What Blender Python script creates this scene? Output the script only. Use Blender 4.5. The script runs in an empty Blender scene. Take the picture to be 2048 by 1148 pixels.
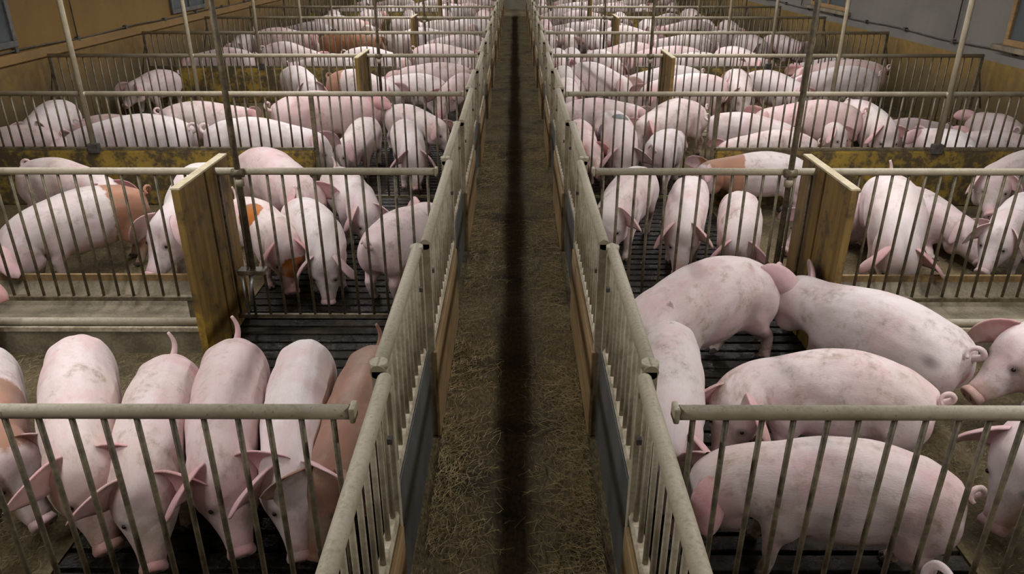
import bpy, bmesh, math, random
import numpy as np
from mathutils import Vector, Matrix, Euler
PI = math.pi
random.seed(7); rng = np.random.default_rng(7)
sc = bpy.context.scene
# ---------------------------------------------------------------- camera
DEBUG = False
IW, IH, FPX = 2048, 1148, 1497.0
PITCH, YAW, CAMZ = math.radians(24.7), math.radians(-0.21), 2.30
cam = bpy.data.objects.new('camera', bpy.data.cameras.new('camera')); sc.collection.objects.link(cam)
cam.location = (0, 0, CAMZ); cam.rotation_euler = (PI / 2 - PITCH, 0, -YAW)
cam.data.sensor_width = 36; cam.data.lens = FPX / IW * 36; cam.data.clip_start = .02; cam.data.clip_end = 200
sc.camera = cam
CM = Euler(cam.rotation_euler).to_matrix()
def ray(px, py): return CM @ Vector((px - IW / 2, IH / 2 - py, -FPX))
def at_z(px, py, z):
    d = ray(px, py); t = (z - CAMZ) / d.z; return Vector((d.x * t, d.y * t, z))
# ---------------------------------------------------------------- sky, exposure (lamps are built with the ceiling)
w = bpy.data.worlds.new('sky'); sc.world = w; w.use_nodes = True
w.node_tree.nodes['Background'].inputs[0].default_value = (.50, .62, .68, 1); w.node_tree.nodes['Background'].inputs[1].default_value = .35
sc.view_settings.view_transform = 'Standard'; sc.view_settings.look = 'None'; sc.view_settings.gamma = 1
sc.view_settings.use_curve_mapping = False; sc.view_settings.exposure = 0.06
LAMP_W = 40.0
# ---------------------------------------------------------------- layout constants (metres)
Y0, D = 1.84, 2.54                       # first cross fence, bay length
NB = 11                                  # bays built
XA, XZ, XF, XW = .43, 1.86, 5.70, 5.84   # aisle fence, end of the slats, fence end, barn wall
HR = 1.05                                # rail height
def yn(n): return Y0 + n * D
YEND = yn(NB) + .6
# ---------------------------------------------------------------- helpers
COL = bpy.context.scene.collection
def link(o, parent=None):
    COL.objects.link(o)
    if parent is not None: o.parent = parent
    return o
def tag(o, label=None, cat=None, group=None, kind=None):
    if label: o['label'] = label
    if cat: o['category'] = cat
    if group: o['group'] = group
    if kind: o['kind'] = kind
    return o
def empty(name, loc=(0, 0, 0), rz=0.0):
    o = bpy.data.objects.new(name, None); COL.objects.link(o)
    o.location = loc; o.rotation_euler = (0, 0, rz); o.empty_display_size = .1
    return o
def mesh_from(bm, name, mat=None, smooth=False):
    me = bpy.data.meshes.new(name); bm.to_mesh(me); bm.free()
    if smooth:
        for p in me.polygons: p.use_smooth = True
    if mat: me.materials.append(mat)
    return me
def obj(name, me, parent=None, loc=(0, 0, 0), rot=(0, 0, 0), scale=None):
    o = bpy.data.objects.new(name, me); o.location = loc; o.rotation_euler = rot
    if scale: o.scale = scale
    return link(o, parent)
def bm_box(bm, x0, x1, y0, y1, z0, z1):
    v = [bm.verts.new((x, y, z)) for z in (z0, z1) for y in (y0, y1) for x in (x0, x1)]
    for f in ((0, 2, 3, 1), (4, 5, 7, 6), (0, 1, 5, 4), (2, 6, 7, 3), (0, 4, 6, 2), (1, 3, 7, 5)):
        bm.faces.new([v[i] for i in f])
def box_mesh(name, mat, x0, x1, y0, y1, z0, z1, bev=0.0):
    bm = bmesh.new(); bm_box(bm, x0, x1, y0, y1, z0, z1)
    if bev: bmesh.ops.bevel(bm, geom=list(bm.edges), offset=bev, segments=2, affect='EDGES', profile=.5)
    return mesh_from(bm, name, mat)
def bm_tube(bm, pts, rad, n=10, cap=True):
    pts = [Vector(p) for p in pts]; m = len(pts)
    if not hasattr(rad, '__len__'): rad = [rad] * m
    rings = []; prev = None
    for i, p in enumerate(pts):
        d = (pts[min(i + 1, m - 1)] - pts[max(i - 1, 0)]).normalized()
        if prev is None:
            u = d.cross(Vector((0, 0, 1)))
            if u.length < .05: u = d.cross(Vector((0, 1, 0)))
        else:
            u = prev - d * prev.dot(d)
        u.normalize(); prev = u; w = d.cross(u)
        rings.append([bm.verts.new(p + (u * math.cos(2 * PI * k / n) + w * math.sin(2 * PI * k / n)) * rad[i]) for k in range(n)])
    for a, b in zip(rings, rings[1:]):
        for k in range(n): bm.faces.new((a[k], a[(k + 1) % n], b[(k + 1) % n], b[k]))
    if cap:
        bm.faces.new(list(reversed(rings[0]))); bm.faces.new(rings[-1])
    return rings
def tube_mesh(name, mat, pts, rad, n=10):
    bm = bmesh.new(); bm_tube(bm, pts, rad, n)
    bmesh.ops.recalc_face_normals(bm, faces=bm.faces)
    me = mesh_from(bm, name, mat)
    for p in me.polygons: p.use_smooth = len(p.vertices) == 4
    return me
# ---------------------------------------------------------------- node material helper
class NT:
    def __init__(s, name, rough=.7):
        s.m = bpy.data.materials.new(name); s.m.use_nodes = True
        s.t = s.m.node_tree; s.t.nodes.clear()
        s.out = s.n('ShaderNodeOutputMaterial'); s.b = s.n('ShaderNodeBsdfPrincipled')
        s.l(s.b.outputs[0], s.out.inputs[0]); s.b.inputs['Roughness'].default_value = rough
    def n(s, typ, **kw):
        n = s.t.nodes.new(typ)
        for k, v in kw.items(): setattr(n, k, v)
        return n
    def l(s, a, b): s.t.links.new(a, b)
    def set(s, sock, v):
        if isinstance(v, bpy.types.NodeSocket): s.l(v, sock)
        elif isinstance(v, (tuple, list)) and sock.type == 'RGBA' and len(v) == 3: sock.default_value = (*v, 1)
        else: sock.default_value = v
    def coord(s, which='Object'): return s.n('ShaderNodeTexCoord').outputs[which]
    def world(s): return s.n('ShaderNodeNewGeometry').outputs['Position']
    def attr(s, name, out='Vector'):
        a = s.n('ShaderNodeAttribute'); a.attribute_name = name; return a.outputs[out]
    def noise(s, vec, scale, detail=4, rough=.55, stretch=None):
        if stretch:
            m = s.n('ShaderNodeMapping'); m.inputs['Scale'].default_value = stretch
            s.l(vec, m.inputs[0]); vec = m.outputs[0]
        n = s.n('ShaderNodeTexNoise'); n.inputs['Scale'].default_value = scale
        n.inputs['Detail'].default_value = detail; n.inputs['Roughness'].default_value = rough
        s.l(vec, n.inputs['Vector']); return n.outputs['Fac']
    def ramp(s, fac, lo, hi, a=0.0, b=1.0):
        r = s.n('ShaderNodeMapRange'); r.interpolation_type = 'SMOOTHSTEP'
        s.set(r.inputs[0], fac); r.inputs[1].default_value = lo; r.inputs[2].default_value = hi
        r.inputs[3].default_value = a; r.inputs[4].default_value = b; return r.outputs[0]
    def math(s, op, a, b=0.0):
        m = s.n('ShaderNodeMath', operation=op); s.set(m.inputs[0], a); s.set(m.inputs[1], b); return m.outputs[0]
    def mix(s, fac, a, b, mode='MIX'):
        m = s.n('ShaderNodeMix', data_type='RGBA', blend_type=mode)
        s.set(m.inputs['Factor'], fac); s.set(m.inputs[6], a); s.set(m.inputs[7], b); return m.outputs[2]
    def sep(s, vec):
        x = s.n('ShaderNodeSeparateXYZ'); s.l(vec, x.inputs[0]); return x.outputs
    def bump(s, h, strength=.3, dist=.01):
        b = s.n('ShaderNodeBump'); b.inputs['Strength'].default_value = strength; b.inputs['Distance'].default_value = dist
        s.l(h, b.inputs['Height']); s.l(b.outputs[0], s.b.inputs['Normal'])
    def color(s, v): s.set(s.b.inputs['Base Color'], v)
    def rough(s, v): s.set(s.b.inputs['Roughness'], v)
def two_tone(name, a, b, scale=6, rough=.7, lo=.4, hi=.62, bump=.2, metal=0.0, stretch=None, fine=60):
    t = NT(name, rough); p = t.world()
    n1 = t.noise(p, scale, 5, .6, stretch); n2 = t.noise(p, fine, 3)
    f = t.math('ADD', t.math('MULTIPLY', n1, .7), t.math('MULTIPLY', n2, .3))
    t.color(t.mix(t.ramp(f, lo, hi), a, b)); t.b.inputs['Metallic'].default_value = metal
    if bump: t.bump(f, bump, .004)
    return t.m
# ---------------------------------------------------------------- pigs: one rest mesh, posed per pig
ST = [(-.602, .510, .030, .035), (-.590, .496, .090, .100), (-.550, .470, .138, .150), (-.470, .456, .170, .190),
      (-.340, .446, .184, .216), (-.180, .438, .190, .230), (.000, .432, .190, .230), (.130, .436, .182, .214),
      (.240, .446, .168, .191), (.320, .456, .155, .170), (.390, .464, .143, .150), (.450, .466, .132, .134),
      (.500, .456, .117, .114), (.542, .438, .096, .094), (.578, .422, .076, .078), (.612, .408, .061, .064),
      (.648, .400, .051, .055), (.684, .396, .048, .049), (.690, .396, .030, .030)]
LEGX = (.165, -.440)
def ring_pts(x, zc, w, h, n=20):
    out = []
    for k in range(n):
        a = 2 * PI * k / n; c, s_ = math.cos(a), math.sin(a)
        e = .95
        out.append((x, w * math.copysign(abs(c) ** e, c), zc + h * math.copysign(abs(s_) ** e, s_)))
    return out
def bm_loft(bm, rings):
    vs = [[bm.verts.new(p) for p in r] for r in rings]; n = len(vs[0])
    for a, b in zip(vs, vs[1:]):
        for k in range(n): bm.faces.new((a[k], a[(k + 1) % n], b[(k + 1) % n], b[k]))
    bm.faces.new(list(reversed(vs[0]))); bm.faces.new(vs[-1])
def bm_ell(bm, c, r, rot=None, u=16, v=10):
    M = Matrix.Translation(c) @ (rot.to_matrix().to_4x4() if rot else Matrix.Identity(4)) @ Matrix.Diagonal((*r, 1))
    bmesh.ops.create_uvsphere(bm, u_segments=u, v_segments=v, radius=1, matrix=M)
def pig_trunk(voxel, smooth):
    bm = bmesh.new()
    # resample the stations with a smooth spline
    xs = np.array([s[0] for s in ST]); dense = np.concatenate([xs[:3], np.linspace(-.52, .67, 36), xs[-2:]])
    t = np.arange(len(ST)); A = np.array(ST)
    bm_loft(bm, [ring_pts(x, *[float(np.interp(x, xs, A[:, j])) for j in (1, 2, 3)]) for x in dense])
    for s in (-1, 1):
        bm_ell(bm, (-.435, s * .088, .43), (.160, .098, .190))            # ham
        bm_ell(bm, (.150, s * .108, .385), (.115, .072, .185))            # shoulder
        bm_ell(bm, (.425, s * .062, .385), (.105, .062, .085))            # jowl
        bm_ell(bm, (.500, s * .064, .512), (.045, .030, .026))            # brow
        # legs: joints (dx, z, radius)
        fr = [(-.01, .40, .085), (.005, .31, .072), (.015, .24, .054), (.012, .185, .045), (.015, .15, .042), (.010, .09, .033), (.022, .045, .036), (.030, .012, .036)]
        hi = [(.02, .42, .10), (.050, .34, .096), (.032, .275, .078), (-.030, .215, .052), (-.058, .185, .045), (-.050, .13, .036), (-.030, .08, .033), (-.012, .045, .036), (0.0, .012, .037)]
        bm_tube(bm, [(LEGX[0] + a, s * (.098 + .010 * min(1, i / 3)), z) for i, (a, z, r) in enumerate(fr)], [q[2] for q in fr], 12)
        bm_tube(bm, [(LEGX[1] + a, s * (.078 + .026 * min(1, i / 3)), z) for i, (a, z, r) in enumerate(hi)], [q[2] for q in hi], 12)
    bm_ell(bm, (.575, 0, .362), (.075, .040, .026))                        # lower jaw
    bmesh.ops.recalc_face_normals(bm, faces=bm.faces)
    me = mesh_from(bm, 'tmp'); o = bpy.data.objects.new('tmp', me); COL.objects.link(o)
    r = o.modifiers.new('r', 'REMESH'); r.mode = 'VOXEL'; r.voxel_size = voxel
    s = o.modifiers.new('s', 'SMOOTH'); s.factor = .5; s.iterations = smooth
    dg = bpy.context.evaluated_depsgraph_get(); ev = bpy.data.meshes.new_from_object(o.evaluated_get(dg))
    V = np.empty(len(ev.vertices) * 3); ev.vertices.foreach_get('co', V); V = V.reshape(-1, 3)
    F = [tuple(p.vertices) for p in ev.polygons]
    bpy.data.objects.remove(o); bpy.data.meshes.remove(me); bpy.data.meshes.remove(ev)
    def dent(cx, cz, rx, rz, d, ymin=.05):
        w = np.exp(-((V[:, 0] - cx) / rx) ** 2 - ((V[:, 2] - cz) / rz) ** 2) * sstep((np.abs(V[:, 1]) - ymin) / .05)
        V[:, 1] -= np.sign(V[:, 1]) * d * w
    dent(-.275, .36, .055, .10, .016); dent(.015, .34, .05, .12, .012); dent(.335, .43, .022, .13, .007); dent(.15, .56, .07, .05, -.008); dent(-.36, .58, .12, .04, .006, .12)
    w = np.exp(-(V[:, 1] / .018) ** 2) * sstep((V[:, 2] - .55) / .05) * sstep((.30 - V[:, 0]) / .1); V[:, 2] -= .004 * w
    V[:, 2] -= .014 * np.exp(-((V[:, 0] - .525) / .04) ** 2 - (V[:, 1] / .05) ** 2) * sstep((V[:, 2] - .47) / .03)      # dished forehead
    V[:, 1] += .004 * np.sin(V[:, 0] * 23 + V[:, 2] * 17) * sstep((np.abs(V[:, 1]) - .05) / .05)
    return V, F
def sstep(t): t = np.clip(t, 0, 1); return t * t * (3 - 2 * t)
def bm_arr(bm):
    bm.verts.index_update(); V = np.array([v.co[:] for v in bm.verts]); F = [tuple(v.index for v in f.verts) for f in bm.faces]; bm.free(); return V, F
def snout_arr(n):
    bm = bmesh.new(); R = []
    for x, r in ((.660, .030), (.668, .047), (.690, .052), (.703, .049), (.708, .040), (.708, .015)):
        R.append([(x - .0 + .10 * (math.sin(2 * PI * k / n)) * r, r * 1.02 * math.cos(2 * PI * k / n), .397 + r * .92 * math.sin(2 * PI * k / n)) for k in range(n)])
    bm_loft(bm, R); bmesh.ops.recalc_face_normals(bm, faces=bm.faces); return bm_arr(bm)
def nostril_arr():
    bm = bmesh.new()
    for s in (-1, 1): bm_ell(bm, (.706, s * .019, .400), (.005, .0085, .012), None, 8, 6)
    return bm_arr(bm)
def toes_arr(u, v):
    bm = bmesh.new()
    for lx, ly in ((LEGX[0] + .036, .108), (LEGX[1] + .006, .103)):
        for s in (-1, 1):
            for d in (-1, 1): bm_ell(bm, (lx + .006, s * ly + d * .017, .018), (.034, .0165, .020), None, u, v)
    return bm_arr(bm)
def ear_arr(side, droop, spread, L=.198, W=.094, nu=9, nv=7, th=.0045):
    """leaf shaped cupped ear rooted beside the poll; droop bends it over forwards"""
    P = Vector((.418, side * .080, .552))
    up = Vector((.10 + .25 * (1 - spread), side * (.28 + .55 * spread), .72)).normalized(); dn = Vector((.66 - .2 * spread, side * (.28 + .35 * spread), -.66)).normalized()
    n0 = Vector((.80, -side * .05, .45)); n1 = Vector((.30, -side * .80, -.30))
    front = []; back = []
    for i in range(nu):
        t = i / (nu - 1)
        k = min(1.0, (droop / 1.5) * (.42 + .75 * t ** .9))
        dd = up.lerp(dn, k).normalized()
        if i: P = P + dd * (L / (nu - 1))
        nn = n0.lerp(n1, k).normalized(); wv = dd.cross(nn).normalized(); nv_ = wv.cross(dd).normalized()
        if nv_.dot(nn) < 0: nv_ = -nv_
        hw = W * (1 - t) ** .72 * (.55 + 1.1 * t) + .002
        cup = .034 * (1 - .35 * t)
        fr = []; bk = []
        for j in range(nv):
            u = -1 + 2 * j / (nv - 1)
            c = P + wv * (u * hw) + nv_ * (cup * (u * u - .55) * (hw / W) * 1.3)
            e = th * (1 - .5 * abs(u)) * (1.8 - t)
            fr.append(tuple(c + nv_ * e)); bk.append(tuple(c - nv_ * e))
        front.append(fr); back.append(bk)
    V = []; F = []
    idx = lambda s, i, j: s * nu * nv + i * nv + j
    for S in (front, back):
        for r in S: V += r
    for i in range(nu - 1):
        for j in range(nv - 1):
            F.append((idx(0, i, j), idx(0, i + 1, j), idx(0, i + 1, j + 1), idx(0, i, j + 1)))
            F.append((idx(1, i, j), idx(1, i, j + 1), idx(1, i + 1, j + 1), idx(1, i + 1, j)))
        F.append((idx(0, i, 0), idx(1, i, 0), idx(1, i + 1, 0), idx(0, i + 1, 0)))
        F.append((idx(0, i, nv - 1), idx(0, i + 1, nv - 1), idx(1, i + 1, nv - 1), idx(1, i, nv - 1)))
    for j in range(nv - 1):
        F.append((idx(0, nu - 1, j), idx(1, nu - 1, j), idx(1, nu - 1, j + 1), idx(0, nu - 1, j + 1)))
    return np.array(V), F
def tail_arr(kind, n=8):
    b = (-.580, 0, .552); pts = [b]; m = 16
    if kind == 'up':
        for i in range(1, m): t = i / (m - 1); pts.append((-.580 - .035 * math.sin(t * 2.2) - .01 * t, .025 * math.sin(t * 3), .552 + .165 * t))
    elif kind == 'down':
        for i in range(1, m): t = i / (m - 1); pts.append((-.580 - .05 * math.sin(t * 2.4), .02 * t, .552 + .02 * t - .20 * t * t))
    else:
        m = 24
        for i in range(1, m):
            t = i / (m - 1); a = t * 2 * PI * 1.05 - .9; r = .036 - .010 * t; g = min(1, t * 4)
            pts.append((-.588 - .030 * g - r * math.sin(a), .085 * t ** 1.3, .560 + .030 * g - r * math.cos(a) + .010))
    k = len(pts); bm = bmesh.new()
    bm_tube(bm, pts, [.022 - .013 * (i / (k - 1)) ** .8 for i in range(k)], n)
    bmesh.ops.recalc_face_normals(bm, faces=bm.faces); return bm_arr(bm)
def sstep(t): t = np.clip(t, 0, 1); return t * t * (3 - 2 * t)
def deform(P, ps):
    """bend the spine, turn and lower the head, swing the legs, or fold the legs to lie"""
    P = np.array(P, float).copy(); R = P.copy()
    hd = 1 + .20 * sstep((R[:, 0] - .30) / .18); c0 = np.array((.30, 0, .46)); P = c0 + (P - c0) * hd[:, None]
    P[:, 2] += ps.get('arch', .03) * (np.exp(-((R[:, 0] + .15) / .27) ** 2) - .25 * sstep((R[:, 0] - .05) / .25) - .35 * sstep((-.42 - R[:, 0]) / .15)) * sstep((R[:, 2] - .24) / .22)
    fat = ps.get('fat', 1.0); P[:, 1] *= 1 + (fat - 1) * sstep((.50 - R[:, 0]) / .15)
    sw = ps.get('legs', (0, 0, 0, 0)); k = 0
    for lx in LEGX:
        for s in (-1, 1):
            w = np.exp(-((R[:, 0] - lx) / .12) ** 4) * (R[:, 1] * s > 0.0) * np.clip(.34 - R[:, 2], 0, 1)
            P[:, 0] += sw[k] * w; P[:, 2] += .10 * abs(sw[k]) * w * (w > .30); k += 1
    if ps.get('lie'):
        low = np.clip(.235 - R[:, 2], 0, 1); P[:, 0] += low * 1.0; P[:, 1] += np.sign(R[:, 1]) * low * .35
        P[:, 2] = np.where(R[:, 2] < .235, .222 + .06 * R[:, 2] / .235, P[:, 2] + .047) - .215
    zr = .46 if not ps.get('lie') else .30
    xs = np.linspace(-.80, .95, 700); dx = xs[1] - xs[0]
    yaw = ps.get('bend', 0) * xs + ps.get('hyaw', 0) * sstep((xs - .20) / .28)
    pit = ps.get('hpitch', .35) * sstep((xs - .22) / .27) + ps.get('nlow', 0) * sstep((xs - .10) / .25)
    fx = np.cos(pit) * np.cos(yaw); fy = np.cos(pit) * np.sin(yaw); fz = -np.sin(pit)
    i0 = int(np.argmin(abs(xs)))
    def integ(f):
        c = np.concatenate([[0], np.cumsum((f[1:] + f[:-1]) * .5 * dx)]); return c - c[i0]
    cx, cy, cz = integ(fx), integ(fy), integ(fz)
    g = lambda a: np.interp(P[:, 0], xs, a)
    Y, Pt = g(yaw), g(pit); y = P[:, 1]; z = P[:, 2] - zr
    legw = sstep((.30 - R[:, 2]) / .1) * (R[:, 0] < .3)                   # legs stay upright
    Pt = Pt * (1 - legw)
    return np.stack([g(cx) - y * np.sin(Y) + z * np.sin(Pt) * np.cos(Y),
                     g(cy) + y * np.cos(Y) + z * np.sin(Pt) * np.sin(Y),
                     g(cz) * (1 - legw) + z * np.cos(Pt) + zr], 1)
LOD = {}
def trunk(l):
    if l not in LOD:
        LOD[l] = pig_trunk((.0125, .020, .030)[l], (9, 4, 2)[l])
    return LOD[l]
def pig_mesh(ps, lod=0):
    parts = [(trunk(lod), 0)]
    parts.append((snout_arr((20, 12, 8)[lod]), 1))
    if lod < 2: parts.append((nostril_arr(), 3))
    parts.append((toes_arr(*((10, 8), (8, 6), (6, 4))[lod]), 3))
    dr = ps.get('ears', (1.35, 1.35)); sp = ps.get('spread', (.55, .55))
    for i, s in enumerate((1, -1)): parts.append((ear_arr(s, dr[i], sp[i], nu=(11, 8, 6)[lod], nv=(9, 5, 3)[lod]), 2))
    if ps.get('tail', 'curl'): parts.append((tail_arr(ps.get('tail', 'curl'), (8, 6, 4)[lod]), 4))
    V = []; F = []; K = []; off = 0
    for (v, f), k in parts:
        V.append(v); F += [tuple(i + off for i in q) for q in f]; off += len(v); K.append(np.full(len(v), k))
    V = np.concatenate(V); K = np.concatenate(K)
    D = deform(V, ps)
    me = bpy.data.meshes.new('pig'); me.from_pydata(D.tolist(), [], F)
    me.polygons.foreach_set('use_smooth', [True] * len(F))
    a = me.attributes.new('rest', 'FLOAT_VECTOR', 'POINT'); a.data.foreach_set('vector', V.astype(np.float32).ravel())
    pink = np.zeros(len(V)); r = V
    pink = np.maximum(pink, 1.0 * (K == 1)); pink = np.maximum(pink, .92 * (K == 2)); pink = np.maximum(pink, .25 * (K == 4))
    body = K == 0
    pink = np.where(body, np.maximum(pink, .75 * sstep((r[:, 0] - .60) / .07)), pink)
    pink = np.where(body, np.maximum(pink, .40 * np.exp(-((r[:, 0] - .44) / .07) ** 2) * sstep((abs(r[:, 1]) - .05) / .05)), pink)
    pink = np.where(body, np.maximum(pink, .55 * sstep((-.50 - r[:, 0]) / .09) * sstep((.52 - r[:, 2]) / .1)), pink)
    pink = np.where(body, np.maximum(pink, .42 * sstep((.42 - r[:, 2]) / .20) * (r[:, 2] > .12)), pink)
    a = me.attributes.new('pink', 'FLOAT', 'POINT'); a.data.foreach_set('value', pink.astype(np.float32))
    ed = np.sqrt((r[:, 0] - .540) ** 2 + (np.abs(r[:, 1]) - .072) ** 2 + (r[:, 2] - .504) ** 2)
    dark = np.where(body, .75 * np.clip(1 - ed / .030, 0, 1) ** .7, (K == 3) * 1.0)
    a = me.attributes.new('dark', 'FLOAT', 'POINT'); a.data.foreach_set('value', dark.astype(np.float32))
    me.update(); return me
# ---- skin
PALE = (.80, .70, .68); ROSE = (.64, .305, .325); DIRT = (.33, .255, .175); BROWN = (.34, .115, .026); SLATE = (.075, .085, .10)
def pig_skin(name, patches=(), base=PALE, dirt=.85):
    t = NT(name, .62); p = t.attr('rest'); pk = t.attr('pink', 'Fac'); dk = t.attr('dark', 'Fac')
    rnd = t.n('ShaderNodeObjectInfo').outputs['Random']
    sh = t.n('ShaderNodeVectorMath', operation='MULTIPLY_ADD'); t.l(rnd, sh.inputs[0]); sh.inputs[1].default_value = (7, 13, 5); t.l(p, sh.inputs[2])
    q = sh.outputs[0]
    n1 = t.noise(q, 4.5, 4); n2 = t.noise(q, 22, 5, .65); n3 = t.noise(q, 130, 3, .6, (.35, 1, 1))
    c = t.mix(t.ramp(n1, .40, .72, 0, .44), base, ROSE)
    c = t.mix(t.math('MULTIPLY', pk, t.ramp(n2, .2, .7, .65, 1)), c, ROSE)
    n5 = t.noise(q, 2.4, 5, .6); c = t.mix(t.ramp(n5, .44, .66, 0, .42), c, (.60, .51, .43))
    c = t.mix(t.ramp(n3, .3, .75, 0, .22), c, (.60, .46, .38))
    xyz = t.sep(p)
    for i, (cc, rr, colr, *opt) in enumerate(patches):
        m = t.n('ShaderNodeMapping', vector_type='TEXTURE'); m.inputs['Location'].default_value = cc; m.inputs['Scale'].default_value = rr; t.l(p, m.inputs[0])
        ln = t.n('ShaderNodeVectorMath', operation='LENGTH'); t.l(m.outputs[0], ln.inputs[0])
        d = t.math('ADD', ln.outputs['Value'], t.math('MULTIPLY', t.math('SUBTRACT', n2, .5), .35))
        tone = t.mix(t.ramp(n1, .35, .7), colr, tuple(min(1, k * 1.3) for k in colr))
        c = t.mix(t.ramp(d, .96 - (opt[0] if opt else 0), 1.06, .97, 0), c, tone)
    # soiling: grey-brown smears on the flanks and caked lower legs
    n4 = t.noise(q, 7, 6, .7)
    dm = t.math('MULTIPLY', t.ramp(n4, .47, .70), t.ramp(n2, .32, .66)); dm = t.math('MULTIPLY', dm, dirt)
    leg = t.math('MULTIPLY', t.ramp(xyz[2], .06, .26, 1, 0), t.ramp(n2, .36, .60, .25, .95))
    face = t.math('MULTIPLY', t.ramp(xyz[0], .47, .56), t.ramp(n4, .42, .62, 0, .6))
    c = t.mix(t.math('MAXIMUM', t.math('MAXIMUM', dm, leg), face), c, DIRT)
    c = t.mix(t.math('MULTIPLY', dk, .92), c, (.035, .025, .02))
    hv = t.n('ShaderNodeHueSaturation'); t.set(hv.inputs['Color'], c); t.set(hv.inputs['Value'], t.ramp(rnd, 0, 1, .90, 1.04)); t.set(hv.inputs['Saturation'], t.ramp(t.math('FRACT', t.math('MULTIPLY', rnd, 7.3)), 0, 1, .75, 1.12))
    t.color(hv.outputs[0])
    t.rough(t.ramp(n2, .3, .7, .52, .72)); t.b.inputs['Specular IOR Level'].default_value = .35
    t.b.inputs['Sheen Weight'].default_value = .15; t.b.inputs['Sheen Roughness'].default_value = .5
    h = t.math('ADD', t.math('MULTIPLY', n3, .5), t.math('MULTIPLY', n2, .5)); t.bump(h, .35, .007)
    return t.m
SKIN = {
    'pale': pig_skin('pig_skin_pale'),
    'rose': pig_skin('pig_skin_rose', (), (.75, .585, .58)),
    'clean': pig_skin('pig_skin_clean', (), (.84, .755, .74), .3),
    'grey': pig_skin('pig_skin_grey', (), (.52, .43, .42), .9),
    'brown_rear': pig_skin('pig_skin_brown_rear', [((-.50, 0, .45), (.24, .5, .5), BROWN)]),
    'brown_shoulder': pig_skin('pig_skin_brown_shoulder', [((.27, 0, .42), (.19, .5, .5), BROWN)]),
    'brown_front': pig_skin('pig_skin_brown_front', [((.20, 0, .38), (.26, .5, .5), BROWN)]),
    'brown_face': pig_skin('pig_skin_brown_face', [((.52, .03, .46), (.10, .11, .09), BROWN), ((-.02, -.10, .58), (.13, .13, .12), BROWN), ((.10, .17, .50), (.10, .10, .10), BROWN)]),
    'brown': pig_skin('pig_skin_brown', [((0, 0, .5), (3, .5, .5), (.20, .068, .017)), ((-.1, 0, .64), (.40, .06, .07), (.30, .165, .115), .8)]),
    'brown_side': pig_skin('pig_skin_brown_side', [((-.30, .16, .45), (.42, .13, .4), (.20, .075, .03)), ((-.45, 0, .5), (.12, .4, .4), (.20, .075, .03))]),
    'black_spot': pig_skin('pig_skin_black_spot', [((-.02, .03, .66), (.085, .095, .06), SLATE), ((-.05, -.17, .50), (.08, .05, .07), SLATE)], (.80, .66, .64), .3),
    'spotted': pig_skin('pig_skin_spotted', [((-.18, .02, .66), (.07, .06, .06), SLATE), ((.40, .12, .52), (.05, .06, .06), SLATE)], (.84, .74, .70), .2),
    'sore': pig_skin('pig_skin_sore', [((-.47, .15, .50), (.075, .06, .05), (.20, .155, .14), .85), ((-.60, .0, .40), (.07, .07, .09), (.36, .07, .06), .6)]),
}
def eye_mats():
    t = NT('eye_dark', .12); t.color((.012, .008, .007)); return t.m
EYE = eye_mats()
def eye_mesh():
    bm = bmesh.new(); bmesh.ops.create_uvsphere(bm, u_segments=10, v_segments=8, radius=.0108); return mesh_from(bm, 'eye', EYE, True)
EYEM = eye_mesh()
LM = {'T': (-.585, 0, .605), 'M': (-.15, 0, .645), 'Q': (.445, 0, .597), 'S': (.70, 0, .40), 'W': (.15, 0, .645), 'R': (-.40, 0, .64)}
def place_pig(ps, loc, rz, s, skin, lod, label, group=None):
    me = pig_mesh(ps, lod); me.materials.append(SKIN[skin])
    o = bpy.data.objects.new('pig', me); COL.objects.link(o)
    o.location = loc; o.rotation_euler = (0, 0, rz); o.scale = (s, s, s)
    tag(o, label, 'pig', group)
    if lod == 0:
        for sd in (1, -1):
            c = deform([(.540, sd * .0720, .504)], ps)[0]
            obj('eye', EYEM, o, tuple(c))
    return o
# ---------------------------------------------------------------- materials of the place
M = {}
def rail_mat():
    t = NT('dusty_painted_steel', .6); p = t.world(); nz = t.sep(t.n('ShaderNodeNewGeometry').outputs['Normal'])
    n1 = t.noise(p, 9, 5, .6); n2 = t.noise(p, 70, 4, .6)
    c = t.mix(t.ramp(n1, .35, .7), (.33, .285, .19), (.42, .37, .265))
    dust = t.math('MULTIPLY', t.ramp(nz[2], .2, .9), t.ramp(n2, .3, .6))
    c = t.mix(t.math('MULTIPLY', dust, .7), c, (.52, .475, .37))
    c = t.mix(t.ramp(n2, .63, .75, 0, .8), c, (.12, .075, .035))
    t.color(c); t.bump(n2, .25, .003); return t.m
M['rail'] = rail_mat()
M['bar'] = two_tone('soiled_steel_bar', (.075, .060, .034), (.19, .155, .095), 14, .5, .36, .64, .3, .15)
M['gatebar'] = two_tone('pale_gate_bar', (.25, .21, .14), (.40, .35, .25), 11, .6, .36, .62, .3)
M['crust'] = two_tone('crusted_ledge', (.28, .235, .155), (.47, .415, .31), 16, .9, .38, .6, 1.0)
M['plate'] = two_tone('grey_plastic_plate', (.060, .063, .062), (.125, .128, .122), 5, .45, .35, .7, .15, 0, (1, 1, .3))
def wood(name, a, b, axis):
    st = {'y': (9, .7, 9), 'z': (9, 9, .7), 'x': (.7, 9, 9)}[axis]
    t = NT(name, .7); p = t.world(); n1 = t.noise(p, 2.6, 6, .6, st); n2 = t.noise(p, 3.5, 5, .65)
    c = t.mix(t.ramp(n1, .3, .7), a, b); c = t.mix(t.ramp(n2, .55, .72, 0, .75), c, (.085, .06, .03))
    t.color(c); t.bump(n1, .3, .004); return t.m
M['gatewood'] = wood('gate_plywood', (.20, .125, .048), (.31, .21, .095), 'y')
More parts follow.
